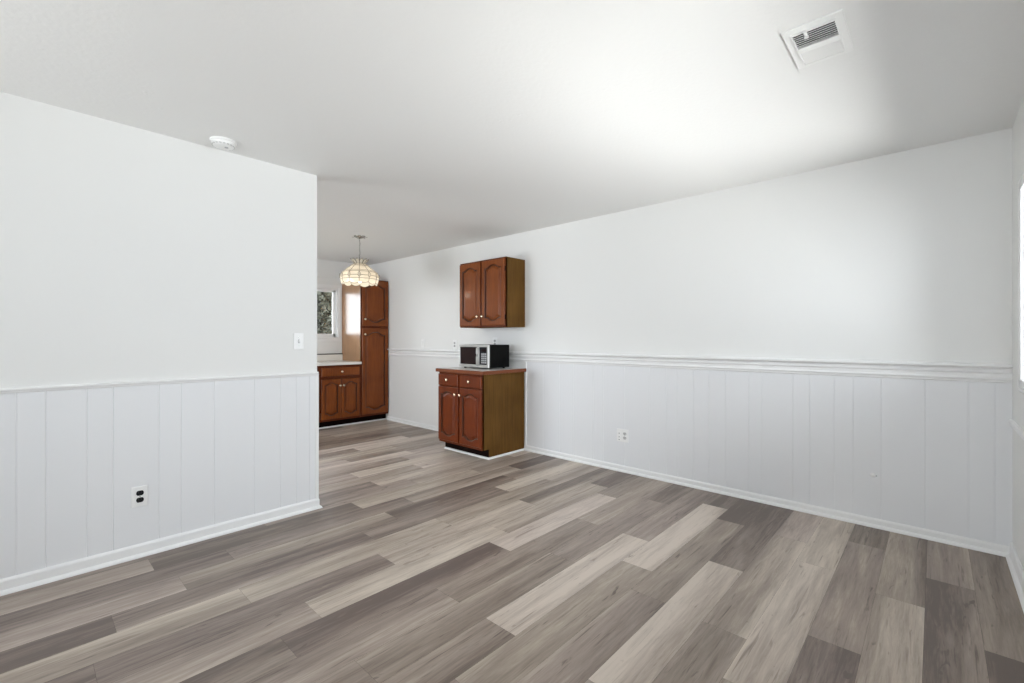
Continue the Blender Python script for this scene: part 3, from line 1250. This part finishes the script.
# ------------------------------------------------------------------ ceiling vent
vent = thing('ceiling_vent', 'white metal air register in the ceiling', 'vent', (2.03, .246, H), 0)
VX, VY = .315, .197
bm = B()
z0, z1 = -.007, -.0002
x1_, x2_, y1_, y2_ = .040, .285, .030, .168
def frame(bm, X0, X1, Y0, Y1, hx0, hx1, hy0, hy1, za, zb):
    box(bm, X0, X1, Y0, hy0, za, zb, .001)
    box(bm, X0, X1, hy1, Y1, za, zb, .001)
    box(bm, X0, hx0, hy0, hy1, za, zb, .001)
    box(bm, hx1, X1, hy0, hy1, za, zb, .001)
frame(bm, 0, VX, 0, VY, x1_, x2_, y1_, y2_, z0, z1)
box(bm, .150, .187, y1_, y2_, -.011, z1, .001)
frame(bm, x1_ - .006, x2_ + .006, y1_ - .006, y2_ + .006, x1_, x2_, y1_, y2_, -.011, z0)
obj('frame', bm, M['vent'], vent)
bm = B()
box(bm, x1_, x2_, y1_, y2_, -.0012, -.0004)  # thin plate on the ceiling; the duct's shade is put into its dark colour
obj('duct_shade_plate', bm, M['dark_slot'], vent)['label'] = 'dark plate standing in for the shaded duct behind the louvres'
n_l = 8
for i in range(n_l):
    xx = x1_ + .006 + i * (.110 - .008) / (n_l - 1)
    bm = B()
    vs = box(bm, -.0009, .0009, y1_ + .001, y2_ - .001, -.0052, .0052)
    bmesh.ops.rotate(bm, verts=bm.verts, cent=(0, 0, 0), matrix=Matrix.Rotation(math.radians(50), 3, 'Y'))
    obj('louvre', bm, M['vent'], vent, loc=(xx, 0, -.0075))
for i in range(n_l):
    xx = .190 + i * (.095 - .008) / (n_l - 1)
    bm = B()
    vs = box(bm, -.0009, .0009, y1_ + .001, y2_ - .001, -.0065, .0065)
    bmesh.ops.rotate(bm, verts=bm.verts, cent=(0, 0, 0), matrix=Matrix.Rotation(math.radians(-58), 3, 'Y'))
    obj('louvre', bm, M['vent'], vent, loc=(xx, 0, -.0065))
bm = B()
box(bm, .030, .062, .118, .128, -.020, -.0075, .001)
box(bm, .058, .066, .116, .130, -.026, -.0165, .001)
obj('lever', bm, M['vent'], vent)

# ------------------------------------------------------------------ smoke detector
bm = B()
lathe(bm, [(.070, 0), (.070, -.010), (.066, -.014), (.063, -.014), (.062, -.024), (.054, -.034), (.036, -.040), (.002, -.042)], 36)
sd = thing('smoke_detector', 'round white smoke detector on the ceiling beside the partition', 'smoke detector', (.83, 3.165, H))
obj('body', bm, M['plate'], sd, smooth=True)
bm = B()
for a in range(18):
    an = a * PI / 9
    c, s_ = math.cos(an), math.sin(an)
    vs = box(bm, .052, .060, -.006, .006, -.033, -.028)
    bmesh.ops.rotate(bm, verts=vs, cent=(0, 0, 0), matrix=Matrix.Rotation(an, 3, 'Z'))
obj('vent_slot', bm, mat('slot_shadow_grey', (.55, .55, .54), .5), sd)
bm = B()
lathe(bm, [(.011, -.0395), (.010, -.0435), (.002, -.044)], 14, (.012, -.018, 0))
obj('test_button', bm, M['grey_plastic'], sd, smooth=True)


# ------------------------------------------------------------------ plates
# local frame: x across, y=0 wall plane, front to -y, z up (centre at 0)
def plate_bm(w, h, holes=()):
    bm = B()
    box(bm, -w / 2, w / 2, -.006, 0, -h / 2, h / 2, .0025)
    return bm


def duplex(parent, x, m, faces='receptacle'):
    for dz in (-.0195, .0195):
        bm = B()
        pts = []
        for q in range(24):
            a = 2 * PI * q / 24
            px, pz = .0172 * math.cos(a), .0172 * math.sin(a)
            pz = max(-.0135, min(.0135, pz))
            pts.append((x + px, dz + pz))
        prism(bm, pts, 'y', -.0085, -.0055)
        rc = obj('receptacle', bm, m, parent)
        bm = B()
        for sx in (-.0063, .0063):
            box(bm, x + sx - .0012, x + sx + .0012, -.0089, -.0083, dz - .001, dz + .0075)
        lathe(bm, [(.0022, -.0089), (.0022, -.0083)], 10, (x, 0, dz - .0075), axis='y')
        obj('slot', bm, M['dark_slot'], rc)
    bm = B()
    lathe(bm, [(.0028, -.0075), (.0028, -.0055)], 12, (x, 0, 0), axis='y')
    obj('screw', bm, M['chrome'], parent)


o = thing('wall_outlet', 'white outlet plate with black sockets on the partition panelling', 'outlet', (.453, YL - PD, .342))
obj('cover_plate', plate_bm(.072, .115), M['plate'], o)
duplex(o, .002, M['black_plastic'])
o = thing('light_switch', 'white toggle switch on the partition above the chair rail', 'switch', (1.341, YL, 1.222))
obj('cover_plate', plate_bm(.070, .115), M['plate'], o)
bm = B()
box(bm, -.006, .006, -.0068, -.0055, -.013, .013, .0005)
obj('toggle_opening', bm, M['grey_plastic'], o)
bm = B()
prism(bm, [(-.006, -.006), (-.006, .005), (-.015, .011), (-.017, .006), (-.009, -.007)], 'x', -.004, .004)
obj('toggle', bm, M['plate'], o)
for dz in (-.03, .03):
    bm = B()
    lathe(bm, [(.0028, -.0075), (.0028, -.0055)], 12, (0, 0, dz), axis='y')
    obj('screw', bm, M['chrome'], o)

# right wall: rotated so the front faces -X
o = thing('wall_outlet', 'two-gang white outlet plate on the right wall panelling', 'outlet', (XR - PD, 2.142, .336), -PI / 2)
obj('cover_plate', plate_bm(.120, .118), M['plate'], o)
duplex(o, .024, mat('ivory_socket', (.55, .55, .54), .35))
for dz in (-.016, .018, -.042):
    bm = B()
    lathe(bm, [(.004, -.0078), (.004, -.0055)], 12, (-.034, 0, dz), axis='y')
    obj('jack', bm, M['dark_slot'], o)
bm = B()
box(bm, -.046, -.022, -.0068, -.0055, -.032, .032, .001)
obj('jack_insert', bm, M['plate'], o)

for name, lab, yy, zz, kind in (('wall_outlet', 'white outlet plate in the kitchen, nearest the pantry cabinet', 5.27, 1.18, 'sw'),
                                ('wall_outlet', 'white outlet plate just left of the microwave above the rail', 4.58, 1.17, 'dx'),
                                ('wall_outlet', 'white outlet plate on the wall directly behind the microwave', 3.84, 1.20, 'dx')):
    o = thing(name, lab, 'outlet', (XR, yy, zz), -PI / 2)
    obj('cover_plate', plate_bm(.072, .115), M['plate'], o)
    if kind == 'dx':
        duplex(o, 0, mat('grey_socket', (.42, .42, .41), .4))
    else:
        duplex(o, 0, M['plate'])

# cable bushing
rx, ry = ray(872.8)
yy = (XR - PD) * ry / rx
o = thing('cable_bushing', 'small round white cable bushing low on the right wall panelling', 'cable outlet', (XR - PD, yy, .339), -PI / 2)
bm = B()
lathe(bm, [(.014, 0), (.013, -.006), (.009, -.010), (.004, -.011)], 18, axis='y')
obj('cap', bm, M['plate'], o, smooth=True)
bm = B()
lathe(bm, [(.004, 0), (.004, -.004)], 10, (.019, 0, -.002), axis='y')
obj('screw', bm, M['grey_plastic'], o)

# ------------------------------------------------------------------ outside the kitchen window
bm = B()
box(bm, -6, 9, YB + T + .02, 24, -.5, -.4)
o = struct('ground_outside', bm, M['grass'], 'grass ground outside the kitchen window', 'ground')


def leaves(seed, cx, cy, cz, rx_, ry_, rz_, n, size):
    rg = random.Random(seed)
    bm = B()
    for i in range(n):
        while True:
            p = Vector((rg.uniform(-1, 1), rg.uniform(-1, 1), rg.uniform(-1, 1)))
            if p.length < 1:
                break
        p = p * (.45 + .55 * rg.random())
        c = Vector((cx + p.x * rx_, cy + p.y * ry_, cz + p.z * rz_))
        d = Vector((rg.uniform(-1, 1), rg.uniform(-1, 1), rg.uniform(-.7, .7))).normalized()
        e = d.cross(Vector((rg.uniform(-1, 1), rg.uniform(-1, 1), rg.uniform(-1, 1)))).normalized()
        s = size * rg.uniform(.6, 1.3)
        vs = [bm.verts.new(c + d * s * a + e * s * b_) for a, b_ in ((-1, 0), (-.3, .42), (.5, .3), (1, 0), (.5, -.3), (-.3, -.42))]
        bm.faces.new(vs)
    return bm


def tree(x, y, h, r, seed, label):
    t = thing('tree', label, 'tree', (x, y, -.4))
    rg = random.Random(seed)
    bm = B()
    tube(bm, [(0, 0, 0), (.05, .02, h * .25), (-.03, .05, h * .5), (.04, 0, h * .8)], [.14, .11, .08, .03], 10)
    for i in range(7):
        a = rg.uniform(0, 2 * PI)
        z = h * rg.uniform(.3, .65)
        L_ = r * rg.uniform(.5, .8)
        tube(bm, [(0, .03, z), (L_ * .5 * math.cos(a), L_ * .5 * math.sin(a), z + .3), (L_ * math.cos(a), L_ * math.sin(a), z + .45)], [.05, .035, .012], 6)
    obj('trunk', bm, M['bark'], t, smooth=True)
    obj('foliage', leaves(seed, 0, 0, h * .55, r, r * .8, h * .42, 15000, .052), M['leaf'], t)


tree(4.9, 10.8, 4.4, 1.55, 11, 'nearer leafy tree seen through the kitchen window')
tree(6.4, 14.2, 5.2, 2.4, 12, 'farther leafy tree filling the gaps behind the nearer one')
